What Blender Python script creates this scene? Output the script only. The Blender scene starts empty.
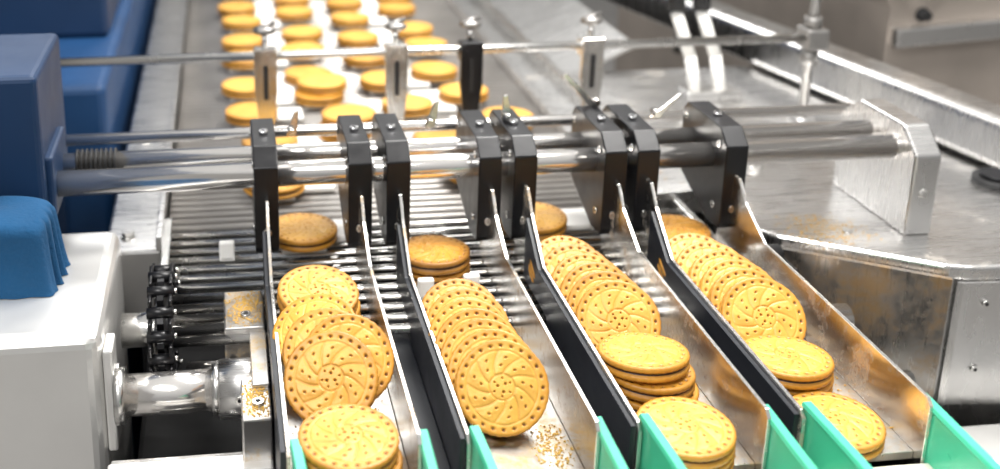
import bpy, bmesh, math, random
import numpy as np
from mathutils import Vector, Matrix
random.seed(7); np.random.seed(7)
S=0.01; ZO=90.0     # modelled in cm, machine deck 90 cm above the floor
sc=bpy.context.scene
def W(x,y,z): return Vector((x*S,y*S,(z+ZO)*S))

# ---------------------------------------------------------------- materials
def new_mat(name):
    m=bpy.data.materials.new(name); m.use_nodes=True
    nt=m.node_tree; b=nt.nodes['Principled BSDF']; return m,nt,b
def N(nt,t,**k):
    n=nt.nodes.new(t)
    for a,v in k.items(): setattr(n,a,v)
    return n
def steel(name,col=(.62,.62,.63),rough=.28,stretch=(1,1,1),var=.12,metal=1.0,bump=.08,dirt=0.0,scale=60,dirtcol=(.33,.19,.06),dscale=14,dmax=.9):
    m,nt,b=new_mat(name); L=nt.links
    tc=N(nt,'ShaderNodeTexCoord'); mp=N(nt,'ShaderNodeMapping'); mp.inputs['Scale'].default_value=stretch
    L.new(tc.outputs['Object'],mp.inputs['Vector'])
    no=N(nt,'ShaderNodeTexNoise'); no.inputs['Scale'].default_value=scale; no.inputs['Detail'].default_value=5
    L.new(mp.outputs[0],no.inputs['Vector'])
    n2=N(nt,'ShaderNodeTexNoise'); n2.inputs['Scale'].default_value=9; n2.inputs['Detail'].default_value=6
    L.new(tc.outputs['Object'],n2.inputs['Vector'])
    cr=N(nt,'ShaderNodeValToRGB')
    c0=[c*(1-var*1.6) for c in col]; c1=[min(1,c*(1+var)) for c in col]
    cr.color_ramp.elements[0].position=.3; cr.color_ramp.elements[1].position=.7
    cr.color_ramp.elements[0].color=(*c0,1); cr.color_ramp.elements[1].color=(*c1,1)
    L.new(n2.outputs['Fac'],cr.inputs['Fac'])
    mr=N(nt,'ShaderNodeMapRange'); mr.inputs['To Min'].default_value=max(.05,rough-.1); mr.inputs['To Max'].default_value=rough+.12
    L.new(no.outputs['Fac'],mr.inputs['Value'])
    b.inputs['Metallic'].default_value=metal
    if dirt>0:
        n3=N(nt,'ShaderNodeTexNoise'); n3.inputs['Scale'].default_value=dscale; n3.inputs['Detail'].default_value=14; n3.inputs['Roughness'].default_value=.8
        L.new(tc.outputs['Object'],n3.inputs['Vector'])
        r3=N(nt,'ShaderNodeValToRGB'); r3.color_ramp.elements[0].position=.60-dirt*.25; r3.color_ramp.elements[1].position=.72-dirt*.2
        L.new(n3.outputs['Fac'],r3.inputs['Fac'])
        dm=N(nt,'ShaderNodeMath',operation='MULTIPLY'); dm.inputs[1].default_value=dmax; L.new(r3.outputs['Color'],dm.inputs[0])
        mx=N(nt,'ShaderNodeMix',data_type='RGBA'); mx.inputs['B'].default_value=(*dirtcol,1)
        L.new(dm.outputs[0],mx.inputs['Factor']); L.new(cr.outputs['Color'],mx.inputs['A'])
        L.new(mx.outputs['Result'],b.inputs['Base Color'])
        im=N(nt,'ShaderNodeMath',operation='MULTIPLY_ADD'); im.inputs[1].default_value=-metal; im.inputs[2].default_value=metal
        L.new(dm.outputs[0],im.inputs[0]); L.new(im.outputs[0],b.inputs['Metallic'])
    else: L.new(cr.outputs['Color'],b.inputs['Base Color'])
    L.new(mr.outputs[0],b.inputs['Roughness'])
    bp=N(nt,'ShaderNodeBump'); bp.inputs['Strength'].default_value=bump; bp.inputs['Distance'].default_value=.001
    L.new(no.outputs['Fac'],bp.inputs['Height']); L.new(bp.outputs[0],b.inputs['Normal'])
    return m
def plain(name,col,rough=.5,metal=0.0,var=.1,scale=25,bump=.1):
    return steel(name,col,rough,(1,1,1),var,metal,bump,0,scale)
M_shaft=steel('polished_shaft_steel',(.94,.91,.88),.15,(1,60,60),.04,scale=8,bump=.015,metal=.95)
M_plate=steel('guide_plate_steel',(.74,.73,.71),.22,(1,4,1),.10,dirt=.34,dirtcol=(.48,.29,.085),scale=120,dscale=24,dmax=.8)
M_edge=steel('bright_cut_edge',(.85,.85,.86),.22,scale=60)
M_house=steel('housing_sheet_steel',(.76,.75,.74),.27,(1,20,1),.06,scale=20,bump=.04)
M_housed=steel('dusty_housing_steel',(.76,.75,.74),.27,(1,20,1),.07,scale=20,dirt=.16,dirtcol=(.48,.38,.24),dscale=9,dmax=.7,bump=.04)
M_dirty_shaded=steel('crumb_dusted_shaded_steel',(.33,.31,.29),.28,(1,20,1),.22,dirt=.62,scale=20,dirtcol=(.24,.14,.05),dscale=12)  # side wall's shade painted in as a darker base, with brown crumb dirt over it
M_brk=steel('crumb_dusted_bracket',(.62,.6,.58),.32,(1,20,1),.18,dirt=.45,scale=20,dirtcol=(.55,.36,.12),dscale=30)
M_white=steel('satin_light_steel',(.82,.81,.79),.36,(1,1,1),.04,metal=.7,scale=30)
M_rod=steel('conveyor_rod_steel',(.76,.75,.73),.24,var=.12,scale=40)
M_rod2=steel('conveyor_slat_steel',(.42,.40,.38),.40,var=.15,scale=40,metal=.7)
M_post=steel('grey_post_steel',(.32,.31,.30),.36,var=.1,scale=40,metal=.8)
M_floorst=steel('chute_floor_steel',(.58,.56,.53),.30,var=.2,dirt=.45,dirtcol=(.50,.32,.11),dscale=26)
M_black=plain('black_anodised',(.011,.011,.013),.32,.3,.2,60)
M_liner=plain('black_liner_plastic',(.008,.010,.016),.38,0,.2)
M_dark=plain('dark_machine_interior',(.012,.012,.013),.7)
M_grey=plain('grey_underbelt',(.17,.16,.15),.6)
M_wplastic=plain('white_plastic',(.86,.85,.82),.45,0,.04)
M_green=plain('green_belt_rubber',(.085,.60,.38),.30,0,.12,30)
M_green.node_tree.nodes['Principled BSDF'].inputs['Transmission Weight'].default_value=.2
M_cream=plain('cream_belt',(.78,.74,.64),.55,0,.05)
M_blue=plain('navy_blue_paint',(.002,.022,.07),.5,0,.1)
M_blue2=plain('blue_cabinet_paint',(.003,.040,.125),.55,0,.1)
M_cloth=plain('blue_cloth',(.003,.060,.155),.95,0,.15,300,.9)
M_rubber=plain('black_rubber',(.013,.013,.014),.55)
M_beige=steel('warm_brushed_panel',(.50,.44,.39),.4,(1,1,12),.1,metal=.55,scale=14)
M_wall=plain('painted_wall',(.6,.59,.58),.8,0,.05,6)
M_cfloor=plain('concrete_floor',(.30,.29,.28),.7,0,.15,6)
# cookie
def cookie_mat():
    m,nt,b=new_mat('baked_biscuit'); L=nt.links
    at=N(nt,'ShaderNodeAttribute',attribute_name='toast_and_shade')
    tc=N(nt,'ShaderNodeTexCoord'); no=N(nt,'ShaderNodeTexNoise'); no.inputs['Scale'].default_value=50; no.inputs['Detail'].default_value=6
    L.new(tc.outputs['Object'],no.inputs['Vector'])
    ma=N(nt,'ShaderNodeMath',operation='MULTIPLY_ADD'); ma.inputs[1].default_value=.6
    L.new(no.outputs['Fac'],ma.inputs[0])
    sub=N(nt,'ShaderNodeMath',operation='SUBTRACT'); sub.inputs[1].default_value=.26
    L.new(at.outputs['Fac'],sub.inputs[0]); L.new(sub.outputs[0],ma.inputs[2])
    cr=N(nt,'ShaderNodeValToRGB'); e=cr.color_ramp.elements
    e[0].position=0; e[0].color=(.72,.41,.075,1); e[1].position=1; e[1].color=(.12,.04,.006,1)
    x=e.new(.4); x.color=(.53,.245,.028,1)
    L.new(ma.outputs[0],cr.inputs['Fac']); L.new(cr.outputs['Color'],b.inputs['Base Color'])
    b.inputs['Roughness'].default_value=.42
    n2=N(nt,'ShaderNodeTexNoise'); n2.inputs['Scale'].default_value=500; n2.inputs['Detail'].default_value=4
    L.new(tc.outputs['Object'],n2.inputs['Vector'])
    bp=N(nt,'ShaderNodeBump'); bp.inputs['Strength'].default_value=.35; bp.inputs['Distance'].default_value=.0006
    L.new(n2.outputs['Fac'],bp.inputs['Height']); L.new(bp.outputs[0],b.inputs['Normal'])
    return m
M_biscuit=cookie_mat()
M_choc=plain('chocolate_filling',(.04,.014,.006),.5,0,.2)
M_crumb=plain('cookie_crumb',(.70,.43,.10),.8,0,.2)

# ---------------------------------------------------------------- builder
class B:
    def __init__(s): s.bm=bmesh.new(); s.mats=[]
    def mi(s,m):
        if m not in s.mats: s.mats.append(m)
        return s.mats.index(m)
    def merge(s,t,mat,smooth=False,keep=False):
        i=s.mi(mat)
        for f in t.faces:
            f.material_index=i
            if not keep: f.smooth=smooth
        bmesh.ops.recalc_face_normals(t,faces=t.faces)
        me=bpy.data.meshes.new('t'); t.to_mesh(me); t.free(); s.bm.from_mesh(me); bpy.data.meshes.remove(me)
    def prism(s,pts,axis,lo,hi,mat,bev=0.0,seg=2,smooth=False):
        t=bmesh.new()
        def P(p,h):
            if axis=='x': return W(h,p[0],p[1])
            if axis=='y': return W(p[0],h,p[1])
            return W(p[0],p[1],h)
        a=[t.verts.new(P(p,lo)) for p in pts]; b=[t.verts.new(P(p,hi)) for p in pts]
        n=len(pts); t.faces.new(a); t.faces.new(b[::-1])
        for k in range(n): t.faces.new((a[k],b[k],b[(k+1)%n],a[(k+1)%n]))
        if bev>0:
            bmesh.ops.bevel(t,geom=list(t.edges),offset=bev*S,segments=seg,profile=.5,affect='EDGES',clamp_overlap=True)
        s.merge(t,mat,smooth)
    def box(s,x0,x1,y0,y1,z0,z1,mat,bev=.08,seg=2,smooth=False):
        s.prism([(x0,y0),(x1,y0),(x1,y1),(x0,y1)],'z',z0,z1,mat,bev,seg,smooth)
    def cyl(s,p0,p1,r,mat,seg=24,r2=None,cap=True):
        p0=W(*p0); p1=W(*p1); d=p1-p0; r2=r if r2 is None else r2
        t=bmesh.new()
        q=d.to_track_quat('Z','Y').to_matrix()
        rings=[]
        for p,rr in((p0,r),(p1,r2)):
            rings.append([t.verts.new(p+q@Vector((math.cos(2*math.pi*k/seg)*rr*S,math.sin(2*math.pi*k/seg)*rr*S,0))) for k in range(seg)])
        for k in range(seg):
            f=t.faces.new((rings[0][k],rings[0][(k+1)%seg],rings[1][(k+1)%seg],rings[1][k])); f.smooth=seg>6
        if cap: t.faces.new(rings[0][::-1]); t.faces.new(rings[1])
        s.merge(t,mat,keep=True)
    def hexbolt(s,p,d,r,h,mat):
        p=Vector(p); d=Vector(d).normalized()
        s.cyl(p,p+d*h*.3,r*1.35,mat,20); s.cyl(p+d*h*.3,p+d*h,r,mat,6)
    def capscrew(s,p,d,r,h,mat):
        p=Vector(p); d=Vector(d).normalized()
        s.cyl(p,p+d*h,r,mat,16); s.cyl(p+d*h,p+d*(h+.02),r*.5,M_dark,6)
    def tube(s,pts,r,mat,seg=12):
        for a,b in zip(pts[:-1],pts[1:]): s.cyl(a,b,r,mat,seg)
        for p in pts[1:-1]: s.ball(p,r,mat)
    def ball(s,p,r,mat,sub=2,sq=(1,1,1)):
        t=bmesh.new(); bmesh.ops.create_icosphere(t,subdivisions=sub,radius=r*S)
        for v in t.verts: v.co=Vector((v.co.x*sq[0],v.co.y*sq[1],v.co.z*sq[2]))+W(*p)
        s.merge(t,mat,True)
    def obj(s,name):
        me=bpy.data.meshes.new(name); s.bm.to_mesh(me); s.bm.free()
        for m in s.mats: me.materials.append(m)
        o=bpy.data.objects.new(name,me); sc.collection.objects.link(o); return o

# ---------------------------------------------------------------- cookies
R=3.45; TH=1.3
def cookie_template(nr,na,pattern):
    th=np.linspace(0,2*np.pi,na,endpoint=False)
    rings=[];toast_and_shade=[];mats=[]
    rs=np.linspace(.08,R-.2,nr)
    for r in rs:
        rr=r/R
        z=np.full(na,.65)+.05*math.cos(rr*3); t=np.full(na,.14)+.34*max(0,(rr-.76)/.24)
        if pattern:
            n=9; k_=n/(2*np.pi)
            sw=.60*math.sin((rr-.27)*2.2)
            ph=(th+sw)*k_
            f=ph-np.floor(ph)-.5
            g=math.exp(-((rr-.27)/.02)**2); z=z-.05*g; t=t+.16*g
            gg=math.exp(-((rr-.76)/.018)**2); z=z-.04*gg; t=t+.10*gg
            if .28<rr<.75:
                d=(.5-np.abs(f))*2*np.pi/n*r; gv=np.exp(-(d/.08)**2); z=z-.055*gv; t=t+.13*gv
                z=z+.05*np.exp(-(np.abs(f)*2*np.pi/n*r/.35)**2)
            def dots(rc,n2,off,s,k=1.0,swirl=False):
                nonlocal z,t
                p=(th+(sw if swirl else 0)+off)*n2/(2*np.pi); d=np.abs(p-np.round(p))*2*np.pi/n2*r
                dd=np.sqrt(d**2+(r-rc*R)**2); h=np.exp(-(dd/s)**4); z=z-.17*h*k; t=t+.8*h*k
            dots(.10,3,0,.10); dots(.19,6,.3,.08,.8)
            dots(.45,9,math.pi/9,.09,1,True); dots(.62,9,math.pi/9,.09,1,True)
            dots(.865,24,0,.12)
        rings.append((np.full(na,r),z)); toast_and_shade.append(t); mats.append(0)
    sc_=1+.006*np.cos(th*36) if pattern else np.ones(na)
    prof=[(R-.07,.58,.50,0),(R,.45,.44,0),(R,.25,.40,0),(R-.07,.14,.55,0),(R-.24,.12,.5,1),(R-.24,-.12,.5,0),(R-.07,-.14,.55,0),(R,-.25,.40,0),(R,-.45,.44,0),(R-.08,-.58,.45,0),(R-.3,-.65,.3,0),(.08,-.65,.2,0)]
    for r,z,t,m in prof:
        rings.append((r*(sc_ if r>R-.2 else np.ones(na)),np.full(na,z))); toast_and_shade.append(np.full(na,t)); mats.append(m)
    V=[];T=[]
    for (r,z),t in zip(rings,toast_and_shade):
        V.append(np.stack([r*np.cos(th),r*np.sin(th),z],1)); T.append(t)
    V=np.concatenate(V+[np.array([[0,0,.70],[0,0,-.65]])]); T=np.concatenate(T+[np.array([.2,.2])])
    F=[];FM=[]
    for k in range(len(rings)-1):
        for j in range(na):
            j2=(j+1)%na
            F.append((k*na+j,(k+1)*na+j,(k+1)*na+j2,k*na+j2)); FM.append(mats[k])
    c=len(V)-2; last=(len(rings)-1)*na
    for j in range(na):
        F.append((c,j,(j+1)%na)); FM.append(0)
        F.append((c+1,last+(j+1)%na,last+j)); FM.append(0)
    return V,T,F,FM
HI=cookie_template(52,180,True); LO=cookie_template(8,36,False)
def cookies(name,items,tpl,scale=1.0):
    V,T,F,FM=tpl; VV=[];TT=[];FF=[];MM=[]
    off=0
    for it in items:
        pos,n=it[0],Vector(it[1]).normalized()
        q=n.to_track_quat('Z','Y').to_matrix()@Matrix.Rotation(random.uniform(0,6.28),3,'Z')
        A=np.array(q)
        P=(V*scale)@A.T+np.array(pos)+np.array([0,0,ZO])
        VV.append(P*S); TT.append(T+random.uniform(-.08,.10)+(it[2] if len(it)>2 else 0))
        FF+= [tuple(i+off for i in f) for f in F]; MM+=FM; off+=len(V)
    me=bpy.data.meshes.new(name); me.from_pydata(np.concatenate(VV).tolist(),[],FF)
    me.materials.append(M_biscuit); me.materials.append(M_choc)
    me.polygons.foreach_set('material_index',MM); me.polygons.foreach_set('use_smooth',[True]*len(FF))
    a=me.attributes.new('toast_and_shade','FLOAT','POINT'); a.data.foreach_set('value',np.concatenate(TT).astype(np.float32))
    me.update(); o=bpy.data.objects.new(name,me); sc.collection.objects.link(o); return o

PL=[3.3,15.6,27.7,39.7]; PR=[12.0,24.3,36.5,48.5]
LX=[(a+b)/2 for a,b in zip(PL,PR)]
def row(x0,y0,x1,y1,n0,n1,z0=None):
    out=[]; y=y0
    while y<=y1+.01:
        t=(y-y0)/max(.1,(y1-y0)); n=Vector(n0).lerp(Vector(n1),t).normalized()
        h=math.hypot(n.x,n.y); z=R*h+.65*n.z+.1
        n=Vector((n.x+random.uniform(-.05,.05),n.y+random.uniform(-.02,.02),n.z)).normalized()
        out.append(((x0+(x1-x0)*t+random.uniform(-.2,.2),y,z),n)); y+=TH/abs(n.y)*1.03
    return out
up=(0,0,1)
l1=[((7.4,63.1,.75),up),((7.6,63.4,2.1),up),((7.4,63.8,3.6),(.03,-.06,1),.02),
    ((6.9,70.2,4.4),(-.14,-.74,.66)),((8.3,71.9,4.8),(.10,-.70,.71)),((7.0,73.9,4.3),(-.05,-.62,.78)),
    ((6.4,77.8,3.8),(-.25,-.38,.9)),((7.7,79.8,1.0),up),((7.1,83.4,4.0),(.06,-.2,.97)),((7.3,83.8,2.4),(0,-.1,1)),((7.4,84.4,.9),up)]
l2=row(19.4,69.4,18.6,82,(-.12,-.80,.6),(0,-.52,.85))+[((19.0,93.2,.95),up,.1),((18.9,93.0,2.3),(0,.05,1),.22)]  # last two cookies: shadow painted in as a darker tint, not extra baking
l3=[((31.6,64.3,.75),up),((31.5,64.2,2.1),(0,-.03,1)),((32.0,71.3,.8),(.0,.0,1)),((31.7,71.5,2.15),(.03,.06,1),.05),((31.3,71.9,3.45),(.0,.14,1),.05)]+row(31.5,77.8,30.5,88.6,(-.08,-.70,.70),(0,-.5,.86))
l4=[((43.5,65.3,.9),(0,-.03,1)),((43.5,72.3,.75),up),((43.2,72.0,2.1),(.02,.06,1),.06)]+row(43.6,76.9,42.6,88,(-.1,-.70,.70),(0,-.5,.86))+[((43.5,94.8,.95),up,.1),((43.3,94.6,2.3),up,.22)]  # last two cookies get the same darker tint as in lane two
for L_ in (l1,l2,l3,l4): cookies('sandwich_cookie_pile',L_,HI)
# upstream cookies on the conveyor + white carriers
far=[];near=[];carr=[]
def lx(i,Y):
    t=min(1,max(0,(Y-100)/45)); return (6.6+12.3*i)*(1-t)+(2.8+9.4*i)*t
Y=101.0; k=0
while Y<236:
    for i in range(4):
        y=Y+(k%2)*1.0+(i%2)*5.2+random.uniform(-1,1)
        if i in (1,3) and y<107: continue
        x=lx(i,y)+random.uniform(-.7,.7)
        (near if y<118 else far).append(((x,y,1.35+.5),(random.uniform(-.03,.03),random.uniform(-.03,.03),1),-.06))
        if y>112 and random.random()<.14: (near if y<118 else far).append(((x+.5,y+1,3.2),up,-.06))
        carr.append((x-4.6 if i%2 else x+4.6,y+2.0)); carr.append((x,y))
    Y+=11.6; k+=1
cookies('conveyor_cookies',near,HI); cookies('conveyor_cookies',far,LO)

# ---------------------------------------------------------------- rod conveyor
b=B()
y=84.0
while y<262:
    if y<106: b.cyl((-6.5,y,0),(48.4,y,0),.44,M_rod,12); y+=1.85
    else: b.cyl((-6.5,y,-.1),(42.5,y,-.1),.50,M_rod2,8); y+=1.55
b.box(-6.4,42.4,107,262,-1.6,-.5,M_grey,0)
for x in LX:
    for dx in (-2.2,2.2):
        b.box(x+dx-.35,x+dx+.35,84,106,-1.2,-.45,M_rod,.05)
for x in (-6.5,48.2): b.box(x-.4,x+.4,84,107,-2.5,1.0,M_rod,.1)
b.box(42.2,43.2,106,262,-2.5,1.6,M_house,.1)
b.obj('rod_conveyor')
b=B()
for x,y in carr: b.box(x-2.2,x+2.2,y-2.1,y+2.1,.5,1.15,M_wplastic,.2)
b.obj('white_carrier_plates')
b=B()
for x,y in ((17.3,88.3),(21.6,88.6),(46.6,91.0),(29.6,92),(10.2,86.9),(42,91),(10.3,77.0),(-.5,98)):
    b.box(x-.75,x+.75,y-.35,y+.35,.4,2.4,M_wplastic,.2); b.box(x-.75,x+.75,y-.35,y+1.6,.4,.8,M_wplastic,.1)
b.obj('white_pusher_lugs')

# ---------------------------------------------------------------- chute
b=B()
for a,c in zip(PL,PR): b.box(a+.16,c-.16,62.9,83.2,-.6,.04,M_floorst,.04)
b.obj('chute_floor')
def prof(top,yf): return [(96,8.8),(92.6,8.8),(91.0,7.0),(86.6,top),(yf+.5,top),(yf,top-.5),(yf,-6),(82,-6),(83.4,.5),(96,.5)]
for s,xs,top,yf in ((-1,PL,3.8,63.0),(1,PR,4.8,62.0)):
    for px in xs:
        b=B()
        b.prism(prof(top,yf),'x',px-.14,px+.14,M_plate,.03,1)
        if s<0:
            b.prism([(91,6.6),(86.6,top-.3),(yf+.4,top-.3),(yf+.4,-5.5),(82,-5.5),(83.4,.6),(91,.6)],'x',px-.55,px-.15,M_liner,.03,1)
        b.capscrew((px+s*.14,90.8,5.6),(s,0,0),.32,.25,M_edge)
        b.capscrew((px-.14,66,-1),(-1,0,0),.35,.25,M_edge)
        b.obj('lane_guide_plate')
b=B()
for i in range(3):
    b.box(PR[i]+.16,PL[i+1]-.57,64,91,-5,-.8,M_liner,.05)
b.obj('black_channel_filler')

# clamp blocks on the shafts
bp_=[(94.0,3.0),(96.5,2.8),(104.0,5.6),(104.0,12.2),(103.0,13.1),(95.4,13.1),(93.6,11.6),(93.6,3.6)]
for px in PL+PR:
    b=B(); t=1.12
    b.prism(bp_,'x',px-t,px+t,M_black,.12,2)
    for yy,zz in ((95.2,11.4),(95.3,5.0),(102.9,11.6),(102.2,6.6)):
        b.capscrew((px-t,yy,zz),(-1,0,0),.36,.12,M_rod)
    b.capscrew((px,93.6,5.2),(0,-1,0),.42,.2,M_rod)
    b.capscrew((px,98.5,13.1),(0,0,1),.4,.4,M_edge)
    b.obj('shaft_clamp_block')
# twin shafts
b=B()
b.cyl((-22,97,9.6),(68,97,9.6),1.22,M_shaft,48); b.cyl((-22,101.3,9.9),(68,101.3,9.9),.95,M_shaft,32)
b.cyl((-22,107,10.1),(68,107,10.1),.6,M_shaft,24)
for k in range(9): b.cyl((-14.6+k*.45,101.3,9.9),(-14.4+k*.45,101.3,9.9),1.3,M_rubber,20)
b.obj('crossbar_shafts')
b=B() # right end bracket
b.prism([(93,1.6),(93,10.0),(95.6,12.4),(103.5,12.4),(106.5,10.2),(106.5,1.6)],'x',66.6,69.4,M_house,.25,2)
b.capscrew((66.6,97,9.6),(-1,0,0),1.5,.12,M_house)
b.hexbolt((68,93,6.0),(0,-1,0),.4,.3,M_rod)
b.obj('shaft_end_bracket')
def tab(name,x,y,z,dx,dz,w,mat=M_plate):
    b=B(); b.prism([(x,z),(x+w,z),(x+dx+w*.4,z+dz),(x+dx,z+dz*.95)],'y',y-.15,y+.15,mat,.05,1)
    b.cyl((x+w*.5,y-.9,z+.6),(x+w*.5,y+.4,z+.6),.35,M_rod,12); b.obj(name)
for x,y,z,dx,dz in ((5.4,99,12.6,.9,2.6),(19.0,99.5,12.8,1.0,2.6),(36.8,103,13.0,-3.0,3.6),(41.6,99,13,2.8,2.4),(26.7,99.5,13,.1,2.8)):
    tab('adjuster_tab',x,y,z,dx,dz,1.1)

# ---------------------------------------------------------------- upper thin rail with hanging guide arms
b=B(); b.cyl((-24,125,13),(72.5,125,13),.55,M_rod,20)
b.cyl((73.2,125.6,1.6),(73.2,125.6,46),.62,M_post,20)
b.box(71.8,74.7,123.8,127.2,11.6,14.2,M_post,.3); b.cyl((73.2,125.6,9.4),(73.2,125.6,11.3),1.1,M_post,24)
b.cyl((73.2,125.6,14.4),(73.2,125.6,15.6),1.1,M_post,24)
b.cyl((73.2,125.6,1.5),(73.2,125.6,2.6),1.7,M_house,24)
b.obj('upper_guide_rail')
for x,m in ((4.6,M_plate),(20.2,M_plate),(29.3,M_black),(44.3,M_plate)):
    b=B(); w=1.35
    b.prism([(x-w,14.2),(x-w,9),(x-w*.5,3.5),(x+w*.6,3.5),(x+w,9),(x+w,14.2)],'y',123.6,124.3,m,.08,1)
    b.prism([(x-.28,12.2),(x-.28,8),(x+.28,8),(x+.28,12.2)],'y',123.5,123.62,M_dark,0)
    b.box(x-1.3,x+1.3,124.3,126.2,11.6,13.9,M_black if m is M_black else M_rod,.2)
    b.cyl((x,125,13.8),(x,125,15.6),.35,M_rod,12)
    b.ball((x,125,16.1),.95,M_post,2,(1.5,1,.6)); b.cyl((x-1.2,124.6,16.3),(x+1.2,125.4,16.9),.3,M_post,10)
    b.prism([(x-.4,3.6),(x+.4,3.6),(x+.4,1.5),(x-.4,1.5)],'y',123.7,124.2,m,.05,1)
    b.obj('hanging_guide_arm')

# ---------------------------------------------------------------- left side
b=B()
b.box(-34,-10.6,79,99,-90,4,M_white,1.2,4)
b.hexbolt((-10.6,80.8,-.5),(1,0,0),.7,1.1,M_rod); b.hexbolt((-10.6,80.8,-4.5),(1,0,0),.7,1.1,M_rod)
b.box(-10.6,-9.8,79.4,82.4,-7,2.3,M_white,.2)
b.obj('left_machine_housing')
b=B()
b.box(-12.5,-6.9,99.6,262,-6,1.0,M_house,.3,2)
b.hexbolt((-10.3,103,1.0),(0,0,1),.6,.6,M_rod); b.hexbolt((-10.3,130,1.0),(0,0,1),.6,.6,M_rod)
b.box(-7.4,-6.8,99.6,262,.9,2.4,M_house,.1)
b.obj('left_conveyor_side_frame')
b=B() # drive shaft
b.cyl((-9.8,80,-2.2),(-.6,80,-2.2),1.7,M_shaft,36); b.cyl((-9.8,80,-2.2),(-9.0,80,-2.2),2.3,M_rod,32)
b.cyl((-1.4,80,-2.2),(2.9,80,-2.2),2.4,M_house,36); b.cyl((-2.0,80,-2.2),(-1.3,80,-2.2),2.1,M_rod,30)
b.capscrew((.2,77.65,-1.8),(0,-1,0),.35,.12,M_rod)
b.obj('drive_shaft')
b=B()
b.cyl((-4.4,92,-4.2),(1.5,92,-4.2),.55,M_shaft,20); b.cyl((-4.2,88,-1.6),(1.5,88,-1.6),.6,M_shaft,20); b.cyl((-4.4,88,-5),(1.5,88,-5),.5,M_shaft,20)
b.cyl((-9,77,-7),(2,77,-7),.5,M_rod,16)
b.obj('tie_rods')
b=B() # sprocket with chain
cy,cz,r=87.5,-.6,4.6; pts=[]; sx=1.2
for k in range(64):
    a=2*math.pi*k/64; rr=r+(.6 if k%4 in(1,2) else -.1); pts.append((cy+rr*math.cos(a),cz+rr*math.sin(a)))
b.prism(pts,'x',-7.7+sx,-7.1+sx,M_black,.03,1)
for k in range(16):
    a=2*math.pi*k/16; yy=cy+5.0*math.cos(a); zz=cz+5.0*math.sin(a)
    b.cyl((-8.5+sx,yy,zz),(-6.3+sx,yy,zz),.5,M_black,12); b.cyl((-6.3+sx,yy,zz),(-6.0+sx,yy,zz),.25,M_rod,10)
    a2=a+math.pi/16; yy=cy+5.0*math.cos(a2); zz=cz+5.0*math.sin(a2)
    b.box(-8.4+sx,-8.1+sx,yy-.8,yy+.8,zz-.5,zz+.5,M_black,.2); b.box(-6.7+sx,-6.4+sx,yy-.8,yy+.8,zz-.5,zz+.5,M_black,.2)
b.cyl((-9.8,cy,cz),(-5.2,cy,cz),1.5,M_rod,24); b.cyl((-6.4,cy,cz),(-5.6,cy,cz),2.4,M_black,24)
b.obj('chain_sprocket')
b=B() # bearing brackets beside lane one
b.box(-.9,2.6,84,90.5,-3,1.0,M_brk,.15); b.box(.3,2.6,72,77.6,-5,.2,M_brk,.15); b.box(1.2,2.6,76,86,-5,.6,M_brk,.1)
b.capscrew((1.0,86,1.0),(0,0,1),.45,.3,M_rod); b.capscrew((1.6,74,.2),(0,0,1),.45,.3,M_rod)
b.obj('bearing_bracket')
b=B(); b.box(-9.9,2.6,71,73,-4.6,-3.4,M_white,.2); b.box(-9.9,2.6,69.5,75,-5.4,-4.6,M_house,.15); b.obj('front_cross_rail')
b=B(); b.box(-38,-16.5,94.0,109,5.2,21,M_blue,.6,3); b.box(-17.5,-15.8,95,103.5,7,13,M_blue,.3); b.box(-36,-18,95,107,3.9,5.3,M_dark,.1)
b.obj('blue_bearing_housing')
b=B(); b.box(-80,-14.5,128,262,-90,9,M_blue2,1,3)
b.box(-66,-20,127.6,128.1,-30,6,M_blue,.2); b.box(-80,-16,150,262,9,40,M_blue,.8,2)
b.obj('blue_machine_cabinet')
# fabric dust cover draped over the bearing pedestal: flared hem, soft folds
def cover():
    nz,na=26,220; V=[];F=[]; cx,cyy=-25.0,89.4; hx,hy=9.6,3.7; z0,z1=4.05,10.6
    rows=[]
    for j in range(nz):
        t=j/(nz-1)
        if t<.6: sc1=1.06-.06*(t/.6)**.6; z=z0+(z1-1.2-z0)*(t/.6)
        else:
            a=(t-.6)/.4*math.pi/2; sc1=None; z=z1-1.2+1.2*math.sin(a)
        row=[]
        for i in range(na):
            th_=2*math.pi*i/na; ca,sa=math.cos(th_),math.sin(th_)
            e=(abs(ca)**6+abs(sa)**6)**(-1/6.)
            fold=(1-t)*.35*(math.sin(14*th_+1.3*math.sin(3*th_))+.5*math.sin(31*th_))
            if t<.6: x=ca*e*hx*sc1+ca*fold; y=sa*e*hy*sc1+sa*fold*.8
            else:
                ins=1.2*(1-math.cos((t-.6)/.4*math.pi/2)); x=ca*e*(hx-ins)+ca*fold; y=sa*e*(hy-ins)+sa*fold*.8
            row.append(W(cx+x,cyy+y,z+.12*math.sin(3*x*.3+y)*t))
        rows.append(row)
    for k in range(1,8):
        s_=1-k/8.; row=[]
        for i in range(na):
            p=rows[nz-1][i]; c=W(cx,cyy,z1+.1)
            x=(p.x-c.x)*s_; y=(p.y-c.y)*s_; row.append(Vector((c.x+x,c.y+y,p.z*s_+c.z*(1-s_)+.0022*math.sin(x*60+y*90))))
        rows.append(row)
    for r_ in rows: V+=r_
    for j in range(len(rows)-1):
        for i in range(na): F.append((j*na+i,j*na+(i+1)%na,(j+1)*na+(i+1)%na,(j+1)*na+i))
    F.append(tuple((len(rows)-1)*na+i for i in range(na)))
    me=bpy.data.meshes.new('cover'); me.from_pydata(V,[],F); me.materials.append(M_cloth)
    me.polygons.foreach_set('use_smooth',[True]*len(F)); o=bpy.data.objects.new('blue_fabric_cover',me); sc.collection.objects.link(o)
cover()

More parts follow.
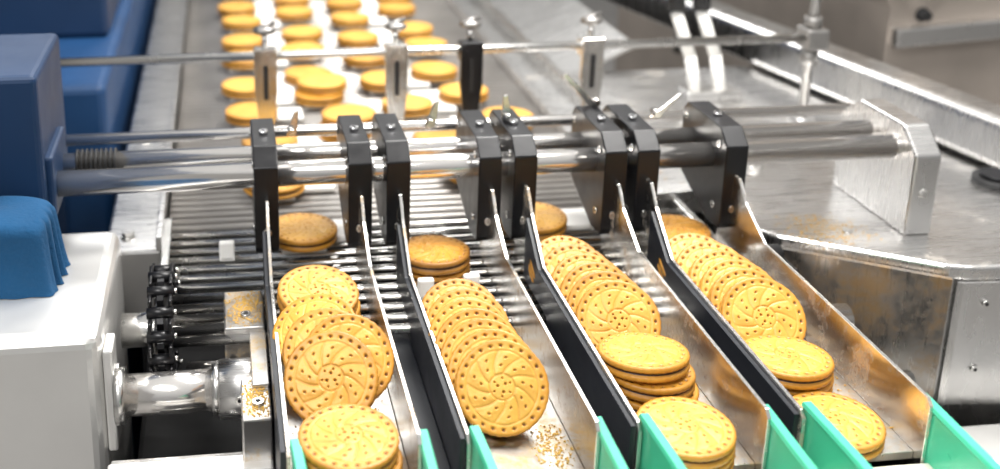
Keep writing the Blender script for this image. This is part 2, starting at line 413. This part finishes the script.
# ---------------------------------------------------------------- right side
b=B()
b.prism([(52.5,96.5),(54,94.6),(66.8,86.6),(69,86),(98,84),(98,150),(52.5,150)],'z',-90,1.6,M_housed,.4,4)
b.prism([(54.1,93.6),(66.9,85.6),(67.1,86.1),(54.4,94.3)],'z',-13,.6,M_dirty_shaded,.03,1)
b.prism([(67.6,85.9),(68.2,85.6),(97,83.4),(97,84.2)],'z',-13,.2,M_house,.05,1)
for q in ((70.5,85.4,-9),(70.5,85.4,-2)): b.capscrew(q,(0,-1,0),.4,.2,M_rod)
b.cyl((60,112,1.55),(60,112,2.1),1.2,M_rod,24); b.cyl((61.5,94.5,1.58),(61.5,94.5,1.75),.5,M_rod,20)
b.obj('right_machine_housing')
b=B(); b.cyl((84.4,104,1.6),(84.4,104,2.4),2.4,M_rubber,40); b.cyl((84.4,104,2.4),(84.4,104,2.9),1.7,M_black,32); b.obj('rubber_grommet')
b=B(); b.box(58,98,78,83.2,-14.6,-13.6,M_white,.3); b.box(60,98,70,80,-90,-14.6,M_house,.3); b.obj('right_lower_ledge')
b=B(); b.cyl((49,86,-3),(57,86,-3),1.4,M_shaft,28); b.cyl((52,86,-3),(54,86,-3),2.0,M_rod,28); b.box(49.6,53,88,94,-6,1.2,M_black,.3); b.cyl((49.4,91,1.4),(52.4,91,1.4),1.0,M_rubber,20)
b.cyl((49,80,-6),(60,80,-6),.9,M_rod,20)
b.obj('right_drive_shaft')
b=B() # sloped steel deck beside upstream conveyor
b.prism([(43.3,0),(43.3,.6),(50,1.2),(60,5.5),(60.6,5.2),(50.4,.6),(49,-1.5)],'y',150,262,M_house,.05,1)
b.prism([(43.3,-1),(43.3,1.4),(52.4,1.9),(52.4,-1)],'y',106,150,M_housed,.1,1)
b.box(46.5,47.6,112,262,1.5,3.4,M_rod,.2)
b.obj('sloped_side_deck')
def obeam(b,p,q,w,z0,z1,mat,bev):
    p=Vector(p);q=Vector(q);d=(q-p).normalized();n=Vector((-d.y,d.x))*w/2
    b.prism([tuple(p+n),tuple(p-n),tuple(q-n),tuple(q+n)],'z',z0,z1,mat,bev,3)
b=B(); obeam(b,(92,90),(60,250),5.5,2,8.0,M_house,1.2); obeam(b,(96.5,90),(64.5,250),3,1,5.5,M_white,.5)
for t in (.2,.5,.8): 
    p=Vector((92,90)).lerp(Vector((60,250)),t); b.cyl((p.x,p.y,-2),(p.x,p.y,2.2),1.2,M_rod,16)
b.obj('angled_guard_beam')
b=B(); b.prism([(100,-90),(100,10),(78,45),(80,46),(150,46),(150,-90)],'y',150,262,M_beige,.5,2)
b.prism([(99.4,12),(79.5,43.5),(78.7,43),(98.6,11.5)],'y',158,250,M_white,.1,1)
b.prism([(99,12),(79,44),(82,45),(102,13)],'y',147.5,150.5,M_house,.3,2)
b.prism([(100,4),(100,7),(150,10),(150,7)],'y',148,150.5,M_house,.3,2)
b.prism([(104,14),(122,38),(124.5,37),(106.5,13)],'y',148,150.3,M_rod,.3,2)
for q in ((108,20),(116,31),(104,9)): b.hexbolt((q[0],149,q[1]),(0,-1,0),.8,1.6,M_dark)
b.obj('guard_cabinet')
b=B()
for dx in (0,3.6):
    b.tube([(64+dx,137,1.5),(63.2+dx,138,7),(61.5+dx,140,13)],.8,M_wplastic)
    b.tube([(61.5+dx,140,13),(61.8+dx,141,17),(64+dx,143,22)],1.2,M_rubber)
b.box(62,70,135,139,1.6,2.6,M_house,.3)
b.obj('pneumatic_hose_fitting')

# ---------------------------------------------------------------- front: green belts and cream belt
def gbelt(x,bend):
    b=B(); N_=24
    t=bmesh.new(); rings=[]
    for k in range(N_+1):
        u=k/N_; yy=63.8-u*25; xx=x+bend*math.sin(min(1,u*3)*math.pi/2)
        top=4.2-.5*u; ring=[(-.42,top-.25),(-.3,top),(.3,top),(.42,top-.25),(.26,top-.5),(.26,-2.5),(-.26,-2.5),(-.26,top-.5)]
        rings.append([t.verts.new(W(xx+a,yy,z)) for a,z in ring])
    for k in range(N_):
        for j in range(8):
            f=t.faces.new((rings[k][j],rings[k][(j+1)%8],rings[k+1][(j+1)%8],rings[k+1][j]))
    t.faces.new(rings[0]); t.faces.new(rings[-1][::-1]); b.merge(t,M_green)
    b.obj('green_side_belt')
for a,c in zip(PL,PR):
    gbelt(a+.5,.3); gbelt(c+.5,-.1)
b=B(); b.box(1,62,36,61.9,-3.4,-.1,M_cream,.3); b.box(1,62,34,36,-6,-2,M_rod,.2); b.cyl((1,35,-3),(62,35,-3),1.6,M_rod,24); b.obj('cream_takeaway_belt')
b=B(); b.box(-9,52,36,262,-90,-12,M_dark,.5); b.box(-9.4,-6.6,101,262,-90,-6,M_dark,.2); b.box(3,50,64.5,82,-12,-6.2,M_dark,.1); b.obj('machine_base_frame')

# crumbs
def crumbs(name,areas):
    V0=[];F0=[]
    t=bmesh.new(); bmesh.ops.create_icosphere(t,subdivisions=1,radius=1)
    for v in t.verts: V0.append(tuple(v.co))
    for f in t.faces: F0.append([v.index for v in f.verts])
    t.free(); V0=np.array(V0); VV=[];FF=[];off=0
    for (x0,x1,y0,y1,z,n) in areas:
        for k in range(n):
            r=random.choice((.025,.035,.05,.05,.07,.10)); cx=random.gauss((x0+x1)/2,(x1-x0)/3.6); cyy=random.gauss((y0+y1)/2,(y1-y0)/3.6)
            if not(x0<cx<x1 and y0<cyy<y1): continue
            P=V0*np.array([r,r*random.uniform(.6,1),r*random.uniform(.5,.9)])+np.array([cx,cyy,z+r*.45+ZO])
            VV.append(P*S); FF+=[[i+off for i in f] for f in F0]; off+=len(V0)
    me=bpy.data.meshes.new(name); me.from_pydata(np.concatenate(VV).tolist(),[],FF); me.materials.append(M_crumb)
    o=bpy.data.objects.new(name,me); sc.collection.objects.link(o)
crumbs('cookie_crumbs',[(-.8,2.5,84.2,90.3,1.0,900),(.4,2.5,72.2,77.4,.2,600),(21,24,63.5,69,.05,500),(28,36.3,63,78,.05,400),(40.1,48.3,63,80,.05,600),(3.6,11.8,63,82,.05,300),(54.5,64,91,99,1.6,700),(44,52,107,125,1.7,200)])

# ---------------------------------------------------------------- room
b=B(); b.box(-400,500,-400,700,-91,-90,M_cfloor,0); b.obj('floor')
b=B(); b.box(-400,500,700,705,-90,260,M_wall,0); b.obj('wall_back')
b=B(); b.box(-405,-400,-400,700,-90,260,M_wall,0); b.obj('wall_left')
b=B(); b.box(500,505,-400,700,-90,260,M_wall,0); b.obj('wall_right')

# ---------------------------------------------------------------- lights
def area(name,loc,tgt,sx,sy,p,col=(1,1,1)):
    l=bpy.data.lights.new(name,'AREA'); l.shape='RECTANGLE'; l.size=sx; l.size_y=sy; l.energy=p; l.color=col
    o=bpy.data.objects.new(name,l); o.location=W(*loc); o.rotation_euler=(W(*tgt)-W(*loc)).to_track_quat('-Z','Y').to_euler(); sc.collection.objects.link(o)
area('fill_lamp',(70,120,165),(30,90,0),1.2,.4,66,(1,.975,.93))
area('fill_lamp',(-60,-20,170),(20,90,0),1.2,.5,36,(1,.985,.96))  # added fill behind the camera, brightens the shafts and steel
area('fill_lamp',(20,330,180),(20,200,0),2.5,.5,34,(1,.99,.97))
w=bpy.data.worlds.new('factory_light'); sc.world=w; w.use_nodes=True; nt=w.node_tree
bg=nt.nodes['Background']; tc=nt.nodes.new('ShaderNodeTexCoord'); sp=nt.nodes.new('ShaderNodeSeparateXYZ'); cr=nt.nodes.new('ShaderNodeValToRGB')
nt.links.new(tc.outputs['Generated'],sp.inputs[0]); nt.links.new(sp.outputs['Z'],cr.inputs['Fac']); nt.links.new(cr.outputs['Color'],bg.inputs['Color'])
e=cr.color_ramp.elements; e[0].position=0; e[0].color=(.38,.38,.38,1); e[1].position=1; e[1].color=(1,.99,.97,1); x=e.new(.35); x.color=(.66,.66,.65,1)
bg.inputs['Strength'].default_value=.72
sc.view_settings.view_transform='Standard'; sc.view_settings.look='None'; sc.view_settings.exposure=0

# ---------------------------------------------------------------- camera
psi=math.atan(135/1146); th=math.atan(320/1100)
fw=Vector((math.sin(psi)*math.cos(th),math.cos(psi)*math.cos(th),-math.sin(th)))
rt=Vector((math.cos(psi),-math.sin(psi),0)); upv=rt.cross(fw)
cam=bpy.data.cameras.new('camera'); co=bpy.data.objects.new('camera',cam); sc.collection.objects.link(co); sc.camera=co
m=Matrix((rt,upv,-fw)).transposed().to_4x4(); m.translation=W(0,0,50); co.matrix_world=m
cam.sensor_width=36; cam.lens=39.6; cam.shift_x=(500-350)/1000; cam.shift_y=(50-234.5)/1000
cam.clip_start=.02; cam.dof.use_dof=True; cam.dof.focus_distance=.88; cam.dof.aperture_fstop=3.8
